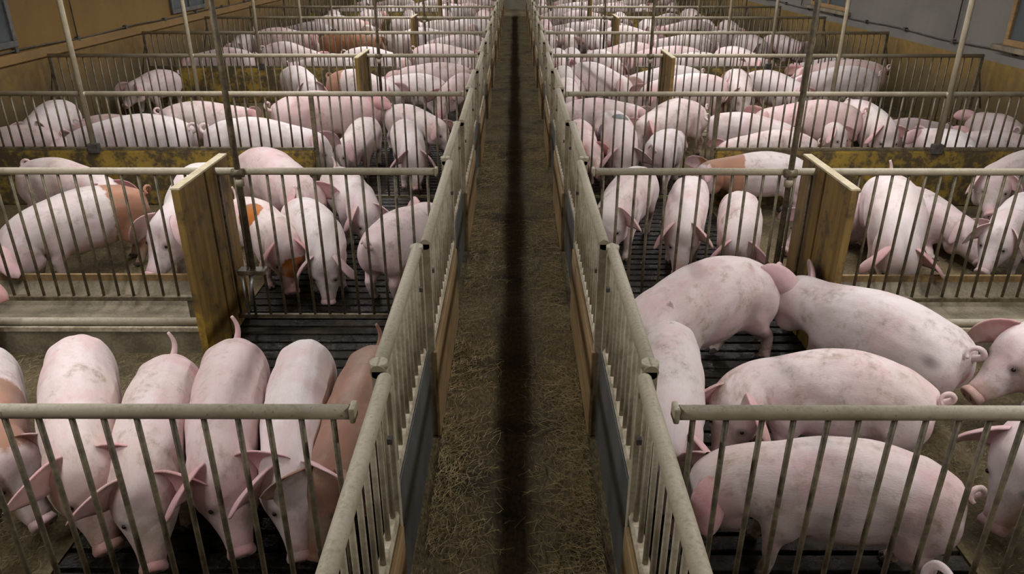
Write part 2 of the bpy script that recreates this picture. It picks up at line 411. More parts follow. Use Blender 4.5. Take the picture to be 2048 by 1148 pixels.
def yellow_soiled(name, lo, hi):
    t = NT(name, .75); p = t.world(); n1 = t.noise(p, 3.2, 6, .65); n2 = t.noise(p, 17, 5, .7); z = t.sep(p)[2]
    c = t.mix(t.ramp(n2, .35, .65), (.29, .19, .024), (.42, .285, .045))
    m = t.math('ADD', t.math('MULTIPLY', n1, .6), t.math('MULTIPLY', n2, .5))
    c = t.mix(t.ramp(m, lo, hi), c, (.075, .055, .025)); t.color(c); t.bump(n2, .4, .004); return t.m
M['yellow'] = yellow_soiled('soiled_yellow_paint', .45, .60)
def board_mat():
    t = NT('ochre_stained_board', .7); p = t.world(); z = t.sep(p)[2]
    n1 = t.noise(p, 2.6, 6, .6, (9, 9, .7)); n2 = t.noise(p, 5, 6, .7); n3 = t.noise(p, 3.0, 5, .6, (1, 1, .5))
    c = t.mix(t.ramp(n1, .3, .7), (.135, .080, .017), (.25, .158, .036)); c = t.mix(t.ramp(n2, .50, .66, 0, .85), c, (.055, .036, .016))
    pt = t.ramp(t.math('ADD', z, t.math('MULTIPLY', t.math('SUBTRACT', n3, .5), 1.5)), .22, .34, 1, 0)
    c = t.mix(t.math('MULTIPLY', pt, t.ramp(n2, .40, .52, 1, .15)), c, (.40, .25, .03))
    t.color(c); t.bump(n1, .3, .004); return t.m
M['board'] = board_mat()
M['boardyellow'] = yellow_soiled('worn_yellow_board', .50, .66)
M['boardtop'] = two_tone('raw_cut_edge', (.50, .43, .27), (.64, .56, .38), 14, .8)
M['concrete'] = two_tone('trough_concrete', (.135, .112, .070), (.285, .245, .168), 5, .75, .36, .66, .5)
M['galv'] = two_tone('galvanised_steel', (.34, .34, .33), (.50, .50, .48), 9, .35, .35, .65, .1, .7)
M['cable'] = two_tone('dark_cable', (.035, .032, .028), (.09, .08, .065), 12, .6)
def aisle_mat():
    t = NT('trodden_aisle_dirt', .9); p = t.world(); s = t.sep(p)
    n1 = t.noise(p, 2.4, 6, .65); n2 = t.noise(p, 38, 5, .7, (1.6, .7, 1)); n3 = t.noise(p, 5.5, 4, .6, (.5, 1.6, 1))
    c = t.mix(t.ramp(n2, .3, .72), (.080, .060, .026), (.25, .19, .09))
    c = t.mix(t.ramp(n1, .46, .68, 0, .8), c, (.03, .021, .010))
    c = t.mix(t.ramp(n3, .56, .70, 0, .45), c, (.23, .175, .085))
    # shade between the gate panels, painted as a dark strip along the middle
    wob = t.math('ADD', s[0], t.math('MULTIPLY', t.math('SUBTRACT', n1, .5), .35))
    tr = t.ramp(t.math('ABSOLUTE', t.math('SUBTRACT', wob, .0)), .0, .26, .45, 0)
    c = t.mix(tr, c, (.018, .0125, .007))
    t.color(c); t.bump(t.math('ADD', n2, n1), .8, .02); return t.m
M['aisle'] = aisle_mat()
def pen_mat():
    t = NT('strewn_pen_floor', .9); p = t.world()
    n1 = t.noise(p, 1.7, 6, .65); n2 = t.noise(p, 55, 5, .75, (1.5, .7, 1)); n3 = t.noise(p, 23, 4, .7)
    c = t.mix(t.ramp(n2, .3, .7), (.085, .064, .028), (.215, .168, .085))
    c = t.mix(t.ramp(n1, .46, .66, 0, .8), c, (.055, .041, .020)); c = t.mix(t.ramp(n3, .60, .72, 0, .5), c, (.28, .225, .125))
    t.color(c); t.bump(n2, .8, .012); return t.m
M['pen'] = pen_mat()
def slat_mat():
    t = NT('wet_slat', .3); p = t.world(); n1 = t.noise(p, 4, 5, .6); n2 = t.noise(p, 30, 5, .65)
    c = t.mix(t.ramp(n2, .35, .7), (.007, .006, .005), (.027, .022, .015)); c = t.mix(t.ramp(n1, .52, .66, 0, .8), c, (.045, .036, .020))
    t.color(c); t.rough(t.ramp(n1, .40, .52, .10, .55)); t.b.inputs['Specular IOR Level'].default_value = .22; t.bump(n2, .8, .012); return t.m
M['slat'] = slat_mat()
M['pit'] = two_tone('slurry_pit', (.004, .004, .003), (.012, .010, .008), 3, .2, bump=0)
def wall_mat(name, up_a, up_b, lowpaint, split):
    t = NT(name, .8); p = t.world(); z = t.sep(p)[2]
    n1 = t.noise(p, .9, 6, .6); n2 = t.noise(p, 7, 6, .7); n3 = t.noise(p, 3, 6, .7, (1, 1, .35))
    up = t.mix(t.ramp(n1, .3, .7), up_a, up_b); up = t.mix(t.ramp(n2, .55, .75, 0, .35), up, tuple(k * .6 for k in up_a))
    lowc = t.mix(t.ramp(n2, .35, .65), lowpaint, tuple(k * .72 for k in lowpaint))
    zz = t.math('ADD', z, t.math('MULTIPLY', t.math('SUBTRACT', n3, .5), .9))
    lowc = t.mix(t.ramp(zz, .45, .95, .85, 0), lowc, (.085, .062, .026))          # splashed muck below
    t.color(t.mix(t.ramp(t.math('ADD', z, t.math('MULTIPLY', t.math('SUBTRACT', n2, .5), .03)), split - .01, split + .01), lowc, up)); t.bump(n2, .25, .004); return t.m
M['wall_l'] = wall_mat('ochre_wall', (.165, .094, .018), (.215, .126, .028), (.195, .120, .032), 1.02)
M['wall_r'] = wall_mat('grey_wall', (.148, .140, .122), (.200, .188, .162), (.25, .155, .034), .98)
M['band'] = two_tone('wall_ledge', (.20, .118, .036), (.26, .155, .05), 2, .8, .35, .65, .2)
M['plain'] = two_tone('far_wall', (.16, .14, .10), (.24, .21, .16), 1.2, .9)
M['ceiling'] = two_tone('whitewashed_ceiling', (.16, .15, .13), (.24, .225, .20), 1.5, .9)
M['frame'] = wood('window_timber', (.24, .14, .05), (.34, .215, .085), 'y')
M['framedark'] = two_tone('dark_window_frame', (.07, .07, .065), (.13, .125, .115), 8, .6)
def glass_mat():
    t = NT('dusty_window_glass', .45); n = t.noise(t.world(), 4, 5, .7)
    t.color(t.mix(t.ramp(n, .3, .7), (.25, .29, .30), (.36, .40, .41))); t.b.inputs['Transmission Weight'].default_value = .75; t.b.inputs['IOR'].default_value = 1.1; return t.m
M['glass'] = glass_mat()
def lamp_mat():
    t = NT('lamp_tube', .4); t.color((.9, .9, .9)); t.set(t.b.inputs['Emission Color'], (1, .95, .92)); t.b.inputs['Emission Strength'].default_value = 12; return t.m
M['tube'] = lamp_mat()
M['white'] = two_tone('lamp_housing', (.6, .6, .58), (.7, .7, .68), 4, .5)
M['straw'] = two_tone('straw', (.26, .195, .082), (.56, .445, .23), 12, .8, .3, .7, 0)
M['chaff'] = two_tone('chaff', (.17, .13, .06), (.38, .31, .17), 15, .9, .3, .7, 0)
def S(name, me, parent=None, **k): return tag(obj(name, me, parent, **k), kind='structure')
ORD = ['front', 'second', 'third', 'fourth', 'fifth', 'sixth', 'seventh', 'eighth', 'ninth', 'tenth', 'eleventh', 'twelfth']
SIDE = {-1: 'left', 1: 'right'}
# ---------------------------------------------------------------- shell
YB = -1.6
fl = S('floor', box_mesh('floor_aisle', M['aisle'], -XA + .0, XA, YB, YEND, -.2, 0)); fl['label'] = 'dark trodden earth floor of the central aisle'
for sx in (-1, 1):
    a, b = sorted((sx * XZ, sx * XW)); f = S('floor', box_mesh('floor_pen', M['pen'], a, b, YB, YEND, -.2, 0)); f['label'] = 'straw strewn solid pen floor on the %s side' % SIDE[sx]
    a, b = sorted((sx * XA, sx * XZ)); S('floor', box_mesh('floor_pit', M['pit'], a, b, YB, YEND, -.2, -.06))
w_ = S('wall_left', box_mesh('wall_left', M['wall_l'], -XW - .2, -XW, YB, YEND, 0, 3.1))
w_ = S('wall_right', box_mesh('wall_right', M['wall_r'], XW, XW + .2, YB, YEND, 0, 3.1))
S('wall_back', box_mesh('wall_back', M['plain'], -XW - .2, XW + .2, YEND, YEND + .2, 0, 3.1))
S('wall_front', box_mesh('wall_front', M['plain'], -XW - .2, XW + .2, YB - .2, YB, 0, 3.1))
S('ceiling', box_mesh('ceiling', M['ceiling'], -XW - .2, XW + .2, YB - .2, YEND + .2, 3.1, 3.25))
S('trim_1', box_mesh('wall_ledge', M['band'], -XW, -XW + .05, YB, YEND, 1.02, 1.13, .01))
# slatted dunging floors, one per bay and side
for sx in (-1, 1):
    for n in range(-1, 8):
        ns = 24; pitch = D / ns
        fr = empty('floor', (sx * (XA + XZ) / 2, yn(n), 0)); tag(fr, 'wet dark slatted floor %s the aisle in the %s pen row' % (SIDE[sx] + ' of', ORD[n] if n >= 0 else 'nearest'), kind='structure')
        hw = (XZ - XA) / 2 - .005
        if 'slat' not in M.get('_m', {}): M.setdefault('_m', {})['slat'] = box_mesh('slat', M['slat'], -hw, hw, -pitch / 2 + .011, pitch / 2 - .011, -.055, 0, .006)
        for k in range(ns):
            if n == -1 and k < 12: continue
            obj('slat', M['_m']['slat'], fr, (0, (k + .5) * pitch, random.uniform(-.004, .001)))
# windows
def window(idx, sx, yc, wd, timber):
    x = sx * XW; fm = M['frame'] if timber else M['framedark']
    r = empty('window_%d' % idx, (x, yc, 1.2)); tag(r, kind='structure')
    z0, z1 = (0.0, 1.15); t = .07; d0, d1 = sorted((-sx * .05, 0.0))
    obj('window_frame', box_mesh('wf', fm, d0, d1, -wd / 2, wd / 2, z0, z0 + t, .006), r)
    obj('window_frame', box_mesh('wf', fm, d0, d1, -wd / 2, wd / 2, z1 - t, z1, .006), r)
    for e in (-1, 1): obj('window_frame', box_mesh('wf', fm, d0, d1, e * wd / 2 - (t if e > 0 else 0), e * wd / 2 + (t if e < 0 else 0), z0 + t, z1 - t, .006), r)
    obj('window_frame', box_mesh('wf', fm, d0, d1, -.02, .02, z0 + t, z1 - t, .004), r)
    for e in (-1, 1): obj('pane', box_mesh('wp', M['glass'], *sorted((-sx * .022, -sx * .012)), *sorted((e * .02, e * (wd / 2 - t))), z0 + t, z1 - t), r)
    if timber: obj('window_sill', box_mesh('ws', M['concrete'], *sorted((-sx * .12, 0)), -wd / 2 - .12, wd / 2 + .12, -.06, 0, .01), r)
for i, yc in enumerate((8.35, 14.2, 20.0)):
    window(2 * i + 1, -1, yc, 1.5, False); window(2 * i + 2, 1, yc + (.1 if i == 0 else .6), 1.7, True)
# lines clipped along the walls
for sx in (-1, 1):
    r = empty('wall_cable', (sx * (XW - .03), 0, 1.15)); tag(r, ('dark cable clipped along the ochre left wall above the ledge' if sx < 0 else 'dark cable clipped along the grey right wall below the windows'), 'cable')
    pts = []; y = 2.0
    while y < YEND - .1: pts.append((0, y, .012 * math.sin(y * 2.2) + (.0 if sx < 0 else -.03))); y += .4
    obj('cable_run', tube_mesh('cable', M['cable'], pts, .009, 6), r)
    cl = box_mesh('clip', M['cable'], -.022, .022, -.03, .03, -.028, .028, .006)
    for k in range(16): yy = 5.0 + k * 1.35; obj('clip', cl, r, (0, yy, .012 * math.sin(yy * 2.2) + (0 if sx < 0 else -.03)))
    for yy in (10.4, 16.2): obj('riser', tube_mesh('riser', M['cable'], [(0, yy, 0), (0, yy, 1.85)], .009, 6), r)
# ceiling lamps: two rows over the pens; nearest pair added to light pig faces
LY = [yn(n) + D * .5 for n in range(-1, NB)]
hous = box_mesh('lamp_housing', M['white'], -.09, .09, -.78, .78, 0, .06, .01)
tubm = tube_mesh('lamp_tube', M['tube'], [(0, -.74, 0), (0, .74, 0)], .016, 8)
for sx in (-1, 1):
    for n, y in enumerate(LY):
        for xx in (2.62,):
            where = 'long'
            r = empty('ceiling_lamp', (sx * xx, y, 2.98)); tag(r, '%s tube lamp over the %s pen row %s of the aisle' % (where, ORD[n - 1] if n else 'nearest', SIDE[sx]), 'lamp', 'ceiling tube lamps')  # n = 0: added pair, there to light pig faces
            obj('housing', hous, r, (0, 0, .06))
            for e in (-.05, .05): obj('tube', tubm, r, (e, 0, .035))
            L = bpy.data.lights.new('lamp_light', 'AREA'); L.shape = 'RECTANGLE'; L.size = .22; L.size_y = 1.5; L.energy = LAMP_W; L.color = (1, .97, .975)
            lo = bpy.data.objects.new('lamp_light', L); link(lo, r); lo.location = (0, 0, 0)
# ---------------------------------------------------------------- cross fences
BS = .097
bar_full = tube_mesh('bar', M['bar'], [(0, 0, .08), (0, 0, HR)], .0090, 7)
bar_mid = tube_mesh('bar', M['bar'], [(0, 0, .22), (0, 0, HR)], .0090, 7)
bar_top = tube_mesh('bar', M['bar'], [(0, 0, .56), (0, 0, HR)], .0090, 7)
bar_full2 = tube_mesh('bar', M['bar'], [(0, 0, .08), (0, 0, HR)], .0090, 5)
bar_mid2 = tube_mesh('bar', M['bar'], [(0, 0, .22), (0, 0, HR)], .0090, 5)
bar_top2 = tube_mesh('bar', M['bar'], [(0, 0, .56), (0, 0, HR)], .0090, 5)
collar = tube_mesh('clamp', M['rail'], [(0, 0, -.022), (0, 0, .022)], .027, 10)
post_m = box_mesh('post', M['bar'], -.02, .02, -.02, .02, 0, HR - .02, .003)
def cross_fence(n, sx):
    y = yn(n); odd = n % 2 == 1; hi = n < 3
    nm = '%s cross fence of vertical steel bars %s of the aisle' % (ORD[n], SIDE[sx])
    r = empty('pen_fence', (0, y, 0)); tag(r, nm + (' over the feed trough' if odd else ', closing the pens' if n == 0 else ' on the low yellow wall'), 'fence', 'cross fences between the pens')
    xs, xe = sx * (XA + .045), sx * XF
    me = tube_mesh('top_rail', M['rail'], [(xs, 0, HR), (sx * XZ, 0, HR), (xe, 0, HR)], .0225, 12 if hi else 8); obj('top_rail', me, r)
    obj('bottom_rail', box_mesh('bottom_rail', M['bar'], *sorted((xs, sx * (XZ + .0))), -.012, .012, .065, .09), r)
    zb = .22 if odd else .56
    obj('bottom_rail', box_mesh('bottom_rail', M['bar'], *sorted((sx * XZ, xe)), -.02, .02, zb - .03, zb, .004), r)
    b_in = bar_full if hi else bar_full2; b_out = (bar_mid if odd else bar_top) if hi else (bar_mid2 if odd else bar_top2)
    k = 0; x = XA + .10
    while x < XF - .03:
        if abs(x - XZ) > .03:
            obj('bar', b_in if x < XZ else b_out, r, (sx * x, random.uniform(-.002, .002), 0), (0, random.uniform(-.006, .006), 0))
        x += BS
    obj('end_flange', box_mesh('end_flange', M['rail'], *sorted((xs - sx * .012, xs + sx * .006)), -.026, .026, HR - .026, HR + .026, .006), r)
    for px in (XZ, XF - .02): obj('post', post_m, r, (sx * px, 0, 0))
    if n >= 2:  # raking stay behind the wall end
        obj('stay', tube_mesh('stay', M['bar'], [(sx * (XF - .03), .02, HR - .05), (sx * (XW - .012), .02, .42)], .010, 6), r)
    return r
for n in range(0, NB):
    for sx in (-1, 1): cross_fence(n, sx)
# ---------------------------------------------------------------- low painted walls under the even fences
for n in range(0, NB, 2):
    for sx in (-1, 1):
        a, b = sorted((sx * (XZ + .02), sx * XF)); y = yn(n)
        bm = bmesh.new(); bm_box(bm, a, b, y - .045, y + .045, 0, .53)
        bmesh.ops.bevel(bm, geom=list(bm.edges), offset=.012, segments=2, affect='EDGES')
        o = obj('low_wall', mesh_from(bm, 'low_wall', M['yellow'])); tag(o, 'low soiled yellow wall under the %s cross fence, %s of the aisle' % (ORD[n], SIDE[sx]), 'wall', 'low yellow pen walls')
# ---------------------------------------------------------------- feed troughs and divider boards at the odd fences
def trough(n, sx):
    y = yn(n); r = empty('feed_trough', (sx * (XZ + .02), y, 0)); tag(r, 'long concrete feed trough beneath the %s cross fence, %s of the aisle' % (ORD[n], SIDE[sx]), 'trough', 'feed troughs')
    L = XF - XZ - .02
    def prof(name, pts, mat):
        bm = bmesh.new(); A = [bm.verts.new((0, p[0], p[1])) for p in pts]; B = [bm.verts.new((sx * L, p[0], p[1])) for p in pts]; m = len(pts)
        for i in range(m): bm.faces.new((A[i], A[(i + 1) % m], B[(i + 1) % m], B[i]))
        bm.faces.new(A); bm.faces.new(list(reversed(B))); bmesh.ops.recalc_face_normals(bm, faces=bm.faces)
        obj(name, mesh_from(bm, name, mat), r)
    prof('trough_body', [(-.36, 0), (.36, 0), (.36, .19), (.30, .19), (.16, .07), (-.16, .07), (-.27, .165), (-.36, .165)], M['concrete'])
    prof('back_board', [(.30, .14), (.325, .14), (.325, .235), (.30, .235)], M['gatewood'])
    obj('edge_pipe', tube_mesh('edge_pipe', M['rail'], [(0, -.30, .185), (sx * L, -.30, .185)], .026, 10), r)
    obj('lip_strip', box_mesh('lip_strip', M['crust'], *sorted((0, sx * L)), -.372, -.352, .150, .182, .004), r)
    for k in range(3): obj('bracket', box_mesh('bracket', M['bar'], sx * (.22 + k * 1.6) - .025, sx * (.22 + k * 1.6) + .025, -.012, .012, .07, .20), r)
def divider(n, sx):
    y = yn(n); r = empty('divider_board', (sx * 1.835, y, 0)); tag(r, 'upright ochre plank divider across the %s cross fence, %s of the aisle' % (ORD[n], SIDE[sx]), 'board', 'plank dividers at the feeding fences')
    ys = [(-.50, -.145), (-.130, .035), (.050, .235)]; i = -sx
    for k, (a, b) in enumerate(ys): obj('plank', box_mesh('plank', M['board'], -.022 + (i * .004 * (k % 2)), .022 + (i * .004 * (k % 2)), a, b, .0, 1.085, .004), r)
    obj('top_cap', box_mesh('top_cap', M['boardtop'], -.026, .026, -.50, .24, 1.086, 1.098, .002), r)
    obj('backing_strip', box_mesh('backing', M['bar'], -.012, .012, -.49, .23, .02, 1.07), r)
for n in range(1, NB, 2):
    for sx in (-1, 1): trough(n, sx); divider(n, sx)
# ---------------------------------------------------------------- upright pipes
def upright(n, sx, x, dark, drinker):
    y = yn(n) - .035
    if drinker:
        r = empty('water_pipe', (sx * x, y, 0)); tag(r, 'upright water pipe with drinker on the %s cross fence, %s of the aisle' % (ORD[n], SIDE[sx]), 'pipe', 'upright water pipes')
        obj('pipe', tube_mesh('pipe', M['bar'], [(0, 0, .40), (0, 0, 3.08)], .018, 10), r)
        for z in (HR, HR - .06): obj('clamp', collar, r, (0, .006, z))
        obj('clamp', tube_mesh('clamp', M['bar'], [(-.035, -.002, HR), (.035, -.002, HR)], .027, 10), r)
        o = obj('drinker', box_mesh('drinker', M['bar'], -.085, .085, -.05, .03, .40, .43, .004), r)
        obj('nipple', tube_mesh('nipple', M['galv'], [(0, -.02, .41), (.015 * sx, -.05, .30), (.02 * sx, -.055, .20)], .011, 8), o)
        obj('guard', tube_mesh('guard', M['galv'], [(-.07, -.03, .41), (-.05, -.05, .10)], .009, 8), o)
    else:
        zb = 0.55 if n % 2 == 0 else .22
        r = empty('support_post', (sx * x, y, 0)); tag(r, 'slim grey steel post rising from the %s cross fence, %s of the aisle' % (ORD[n], SIDE[sx]), 'post', 'slim steel posts')
        obj('pole', tube_mesh('pole', M['rail'], [(0, 0, zb), (0, 0, 3.08)], .024, 10), r)
        obj('clamp', collar, r, (0, .006, HR)); obj('foot', box_mesh('foot', M['cable'], -.05, .05, -.03, .03, zb - .04, zb + .05, .006), r)
for n in range(1, NB):
    for sx in (-1, 1):
        if n % 2: upright(n, sx, 1.655 if sx < 0 else 1.645, True, True)
        if n >= 2: upright(n, sx, 3.93, False, False)
# ---------------------------------------------------------------- aisle gates: two per bay
gb_m = tube_mesh('bar', M['gatebar'], [(0, 0, .53), (0, 0, HR - .01)], .0095, 6)
cap_m = tube_mesh('post_cap', M['rail'], [(0, 0, -.01), (0, 0, .012)], .0295, 12)
def gate(n, sx, k):
    y0 = yn(n) + (.22 if k == 0 else 1.335); y1 = yn(n) + (1.30 if k == 0 else 2.72); x = sx * (XA + .008 if k == 0 else XA - .022)
    kind = ('short gate with grey lower plate' if k == 0 else 'long gate with plywood lower panel')
    pre = ORD[n] if n >= 0 else 'nearest'
    r = empty('aisle_gate', (x, y0, 0)); tag(r, '%s along the %s side of the aisle, %s pen row' % (kind, SIDE[sx], pre), 'gate', 'gates lining the aisle')
    L = y1 - y0
    obj('top_rail', tube_mesh('top_rail', M['rail'], [(0, 0, HR), (0, L * .5, HR), (0, L, HR)], .025, 12 if n < 3 else 8), r)
    obj('bottom_rail', box_mesh('bottom_rail', M['gatebar'], -.016, .016, .03, L - .01, .500, .532, .003), r)
    bm = bmesh.new(); m = max(6, int(L / .05)); prev = None
    for i in range(m + 1):                                                  # crumbly dust crust lying on the bottom rail
        yy = .04 + (L - .06) * i / m; h = .004 + .012 * random.random() + (.014 if i % 2 else 0)
        ring = [bm.verts.new(p) for p in ((-.020, yy, .531), (.020, yy, .531), (.012, yy, .531 + h), (-.012, yy, .531 + h))]
        if prev:
            for q in range(4): bm.faces.new((prev[q], prev[(q + 1) % 4], ring[(q + 1) % 4], ring[q]))
        else: bm.faces.new(list(reversed(ring)))
        prev = ring
    bm.faces.new(prev); bmesh.ops.recalc_face_normals(bm, faces=bm.faces)
    obj('dust_crust', mesh_from(bm, 'dust_crust', M['crust']), r)
    i_ = -sx
    if k == 0: obj('panel', box_mesh('panel', M['plate'], *sorted((i_ * .016, i_ * .026)), .03, L + .01, .015, .525, .003), r)
    else: obj('panel', box_mesh('panel', M['gatewood'], *sorted((i_ * .016, i_ * .034)), -.02, L - .05, .010, .500, .004), r)
    nb = int((L - .1) / .092)
    for q in range(nb): obj('bar', gb_m, r, (0, .10 + q * (L - .16) / max(1, nb - 1), 0), (random.uniform(-.006, .006), 0, 0))
    for yy, h in ((.02, HR + .005), (L - .015, HR - .025)):
        obj('post', box_mesh('post', M['gatebar'], -.022, .022, yy - .02, yy + .02, .0, h, .003), r)
    if k == 0: obj('post_cap', cap_m, r, (0, .03, HR + .012)); obj('post_cap', cap_m, r, (0, L - .03, HR + .010))
    for yy in (.08, L - .1): obj('hinge_bolt', box_mesh('bolt', M['cable'], i_ * .02 - .008, i_ * .02 + .008, yy - .01, yy + .01, .88, .90), r)
for n in range(-1, NB - 1):
    for sx in (-1, 1):
        for k in (0, 1):
            if n == -1 and k == 0: continue
            gate(n, sx, k)
# ---------------------------------------------------------------- straw
def straw(name, mat, boxes, label, lmin, lmax, rad):
    bm = bmesh.new()
    for (x0, x1, y0, y1, cnt, edge) in boxes:
        for i in range(cnt):
            u = random.random()
            if edge: u = .5 + math.copysign(abs(2 * u - 1) ** .38, u - .5) * .5
            x = x0 + (x1 - x0) * u; y = random.uniform(y0, y1)
            if edge and (math.sin(y * 5.1 + 2 * (u > .5)) + math.sin(y * 2.3 + 1)) < -.35 and random.random() < .8: continue
            a = random.uniform(0, PI); l = random.uniform(lmin, lmax) * .5
            c = Vector((x, y, .004 + random.random() * .022)); d = Vector((math.cos(a), math.sin(a), random.uniform(-.1, .1)))
            p = [c - d * l, c + Vector((-d.y, d.x, 0)) * random.uniform(-.35, .35) * l + Vector((0, 0, .3 * rad)), c + d * l]
            for q in p:
                q.x = min(max(q.x, x0), x1); q.z = max(q.z, .002)
            bm_tube(bm, p, rad * random.uniform(.7, 1.2), 3, False)
    return tag(obj(name, mesh_from(bm, name, mat)), label, 'straw', None, 'stuff')
straw('straw', M['straw'], [(-.37, .37, 1.2, 4.6, 5600, True), (-.37, .37, 4.6, 9.5, 4200, True), (-.37, .37, 9.5, 22, 2200, True)], 'loose straw scattered along the dark central aisle floor', .015, .10, .0011)
straw('chaff', M['chaff'], [(sx * a if sx > 0 else -b, sx * b if sx > 0 else -a, y0, y1, c, False) for sx in (-1, 1) for (a, b, y0, y1, c) in ((1.9, 3.2, 1.9, 4.0, 2600), (1.9, 4.6, 4.8, 6.8, 2200))], 'short chaff and straw bits strewn over the pen floors', .012, .05, .0012)
# ---------------------------------------------------------------- the pigs
PLACED = []
def rpose(**k):
    p = dict(hpitch=random.uniform(.35, .6), bend=random.uniform(-.22, .22), hyaw=random.uniform(-.25, .25), legs=tuple(random.uniform(-.28, .28) for _ in range(4)),
             ears=(random.uniform(.8, 1.6), random.uniform(.8, 1.6)), spread=(random.uniform(.25, .7), random.uniform(.25, .7)), arch=random.uniform(.015, .05), tail=random.choice(['curl', 'curl', 'curl', 'up', 'down']), fat=random.uniform(.92, 1.02))
    p.update(k); return p
def lm(ps, name): return deform([LM[name]], ps)[0]
def two_point(ps, t, q, smin=.84, smax=1.20, ta='T', qa='Q'):
    """rump and poll seen in the photo, both resting at the height this pose gives them -> place, heading, size"""
    a, b = lm(ps, ta), lm(ps, qa); s = 1.0; dl = math.hypot(b[0] - a[0], b[1] - a[1])
    for _ in range(30):
        A = at_z(*t, a[2] * s); B = at_z(*q, b[2] * s); raw = (B - A).xy.length / dl; s = .6 * s + .4 * min(smax, max(smin, raw))
    A = at_z(*t, a[2] * s); B = at_z(*q, b[2] * s); v = B - A
    rz = math.atan2(v.y, v.x) - math.atan2(b[1] - a[1], b[0] - a[0]); mid = (A + B) * .5
    ml = Matrix.Rotation(rz, 3, 'Z') @ Vector(((a[0] + b[0]) / 2, (a[1] + b[1]) / 2, 0)) * s
    return Vector((mid.x - ml.x, mid.y - ml.y, 0)), rz, s, raw
def one_point(ps, name, px, yawdeg, s):
    a = lm(ps, name); A = at_z(*px, a[2] * s); rz = math.radians(yawdeg)
    ml = Matrix.Rotation(rz, 3, 'Z') @ Vector((a[0], a[1], 0)) * s
    return Vector((A.x - ml.x, A.y - ml.y, 0)), rz, s, s
def pig(pen, sx, how, skin, pose, label=None, lod=None, dxy=(0, 0)):
    ps = rpose(**pose)
    if how[0] == 'AB': loc, rz, s, raw = two_point(ps, how[1], how[2])
    elif how[0] == 'P': loc, rz, s, raw = Vector((how[1], how[2], 0)), math.radians(how[3]), how[4], how[4]
    else: loc, rz, s, raw = one_point(ps, how[0], how[1], how[2], how[3])
    loc = loc + Vector((*dxy, 0))
    if lod is None: lod = 0 if pen <= 1 else 1 if pen <= 3 else 2
    if lod == 2 and ps['tail'] == 'curl' and pen > 4: ps['tail'] = None
    PLACED.append([pen, sx, loc, rz, s, raw, skin, ps, lod, label])
L_, R_ = -1, 1
# front pen row, left: pigs lined up with their heads at the bars
pig(0, L_, ('AB', (-45, 690), (18, 905)), 'brown_front', dict(hpitch=.6, hyaw=.35, bend=.1, tail='curl'), 'pale pig with brown shoulders cut off by the left photo edge, front pen')
pig(0, L_, ('AB', (152, 668), (168, 930)), 'pale', dict(hpitch=.62, hyaw=.20, bend=0, ears=(.95, .8), spread=(.9, .8), tail='down', fat=.90), 'wide pale pig nosing the front bars, second from the left photo edge')
pig(0, L_, ('AB', (335, 722), (284, 952)), 'pale', dict(hpitch=.62, hyaw=.05, bend=.1, tail='up', fat=.98, ears=(.7, .95), spread=(.8, .9)), 'smaller pale pig with upright tail staring up through the front left bars')
pig(0, L_, ('AB', (466, 674), (448, 945)), 'rose', dict(hpitch=.62, hyaw=.25, bend=0, tail='up', fat=.98, ears=(.4, 1.15), spread=(.6, .6)), 'rosy pig with raised grey tail and pricked ear at the front left bars')
pig(0, L_, ('AB', (618, 676), (588, 955)), 'clean', dict(hpitch=.65, hyaw=.1, bend=.05, ears=(.6, 1.1), spread=(.3, .6), tail='down', fat=.90), 'pale pig with drooping pink ears between the rosy pig and the brown pig')
pig(0, L_, ('AB', (757, 700), (660, 940)), 'brown', dict(hpitch=.65, hyaw=-.15, bend=-.1, ears=(.9, .5), spread=(.5, .0), tail='up', fat=.92), 'brown pig beside the aisle gate in the front left pen')
pig(0, L_, ('Q', (-100, 572), 93, 1.0), 'pale', dict(hpitch=.6, bend=0, hyaw=0), 'pale pig at the left photo edge feeding from the nearest trough')
# front pen row, right
pig(0, R_, ('T', (1408, 532), 212, .97), 'pale', dict(arch=.055, hpitch=.95, hyaw=.55, bend=.1, tail='curl', fat=1.08, legs=(.1, -.1, .35, -.3)), 'big arched pale pig walking over wet slats, rump touched by another snout')
pig(0, R_, ('AB', (1338, 655), (1345, 870)), 'pale', dict(hpitch=.9, hyaw=-.1, bend=.1, tail='up', fat=1.05), 'pale pig standing along the right aisle gate in the front pen, facing the camera')
pig(0, R_, ('AB', (1948, 694), (1594, 552)), 'sore', dict(hpitch=.15, hyaw=.1, bend=-.1, tail='curl', fat=1.02, ears=(.35, .9), spread=(.3, .5), legs=(.0, .2, .2, -.1)), 'long pig with raw red rump and curled tail, front right pen')
pig(0, R_, ('T', (1880, 784), 168, .86), 'pale', dict(hpitch=.75, hyaw=.85, bend=.45, arch=.06, tail='curl', fat=1.0, ears=(1.2, 1.2)), 'arched pale pig with bright pink snout lowered behind the front right rail')
pig(0, R_, ('AB', (1928, 968), (1396, 940)), 'pale', dict(arch=.05, hpitch=.75, hyaw=.15, bend=.05, tail='curl', fat=1.08, ears=(1.7, 1.4), legs=(.1, 0, .1, 0)), 'largest nearest pale pig standing broadside behind the front right bars')
pig(0, R_, ('Q', (2030, 905), 188, 1.0), 'pale', dict(hpitch=.95, hyaw=.25, bend=0, ears=(1.3, 1.2)), 'pig head entering at the right photo edge behind the nearest broadside pig')
pig(0, R_, ('Q', (2038, 668), 172, 1.0), 'clean', dict(hpitch=.45, hyaw=.3, bend=0, ears=(1.2, 1.3)), 'white faced pig peering in from the right photo edge beside the trough')
pig(-1, R_, ('T', (1866, 1166), -92, 1.0), 'pale', dict(hpitch=.4, hyaw=0, bend=0, tail='curl'), 'pig in the nearest pen of which only the tail shows at the bottom edge', 0)
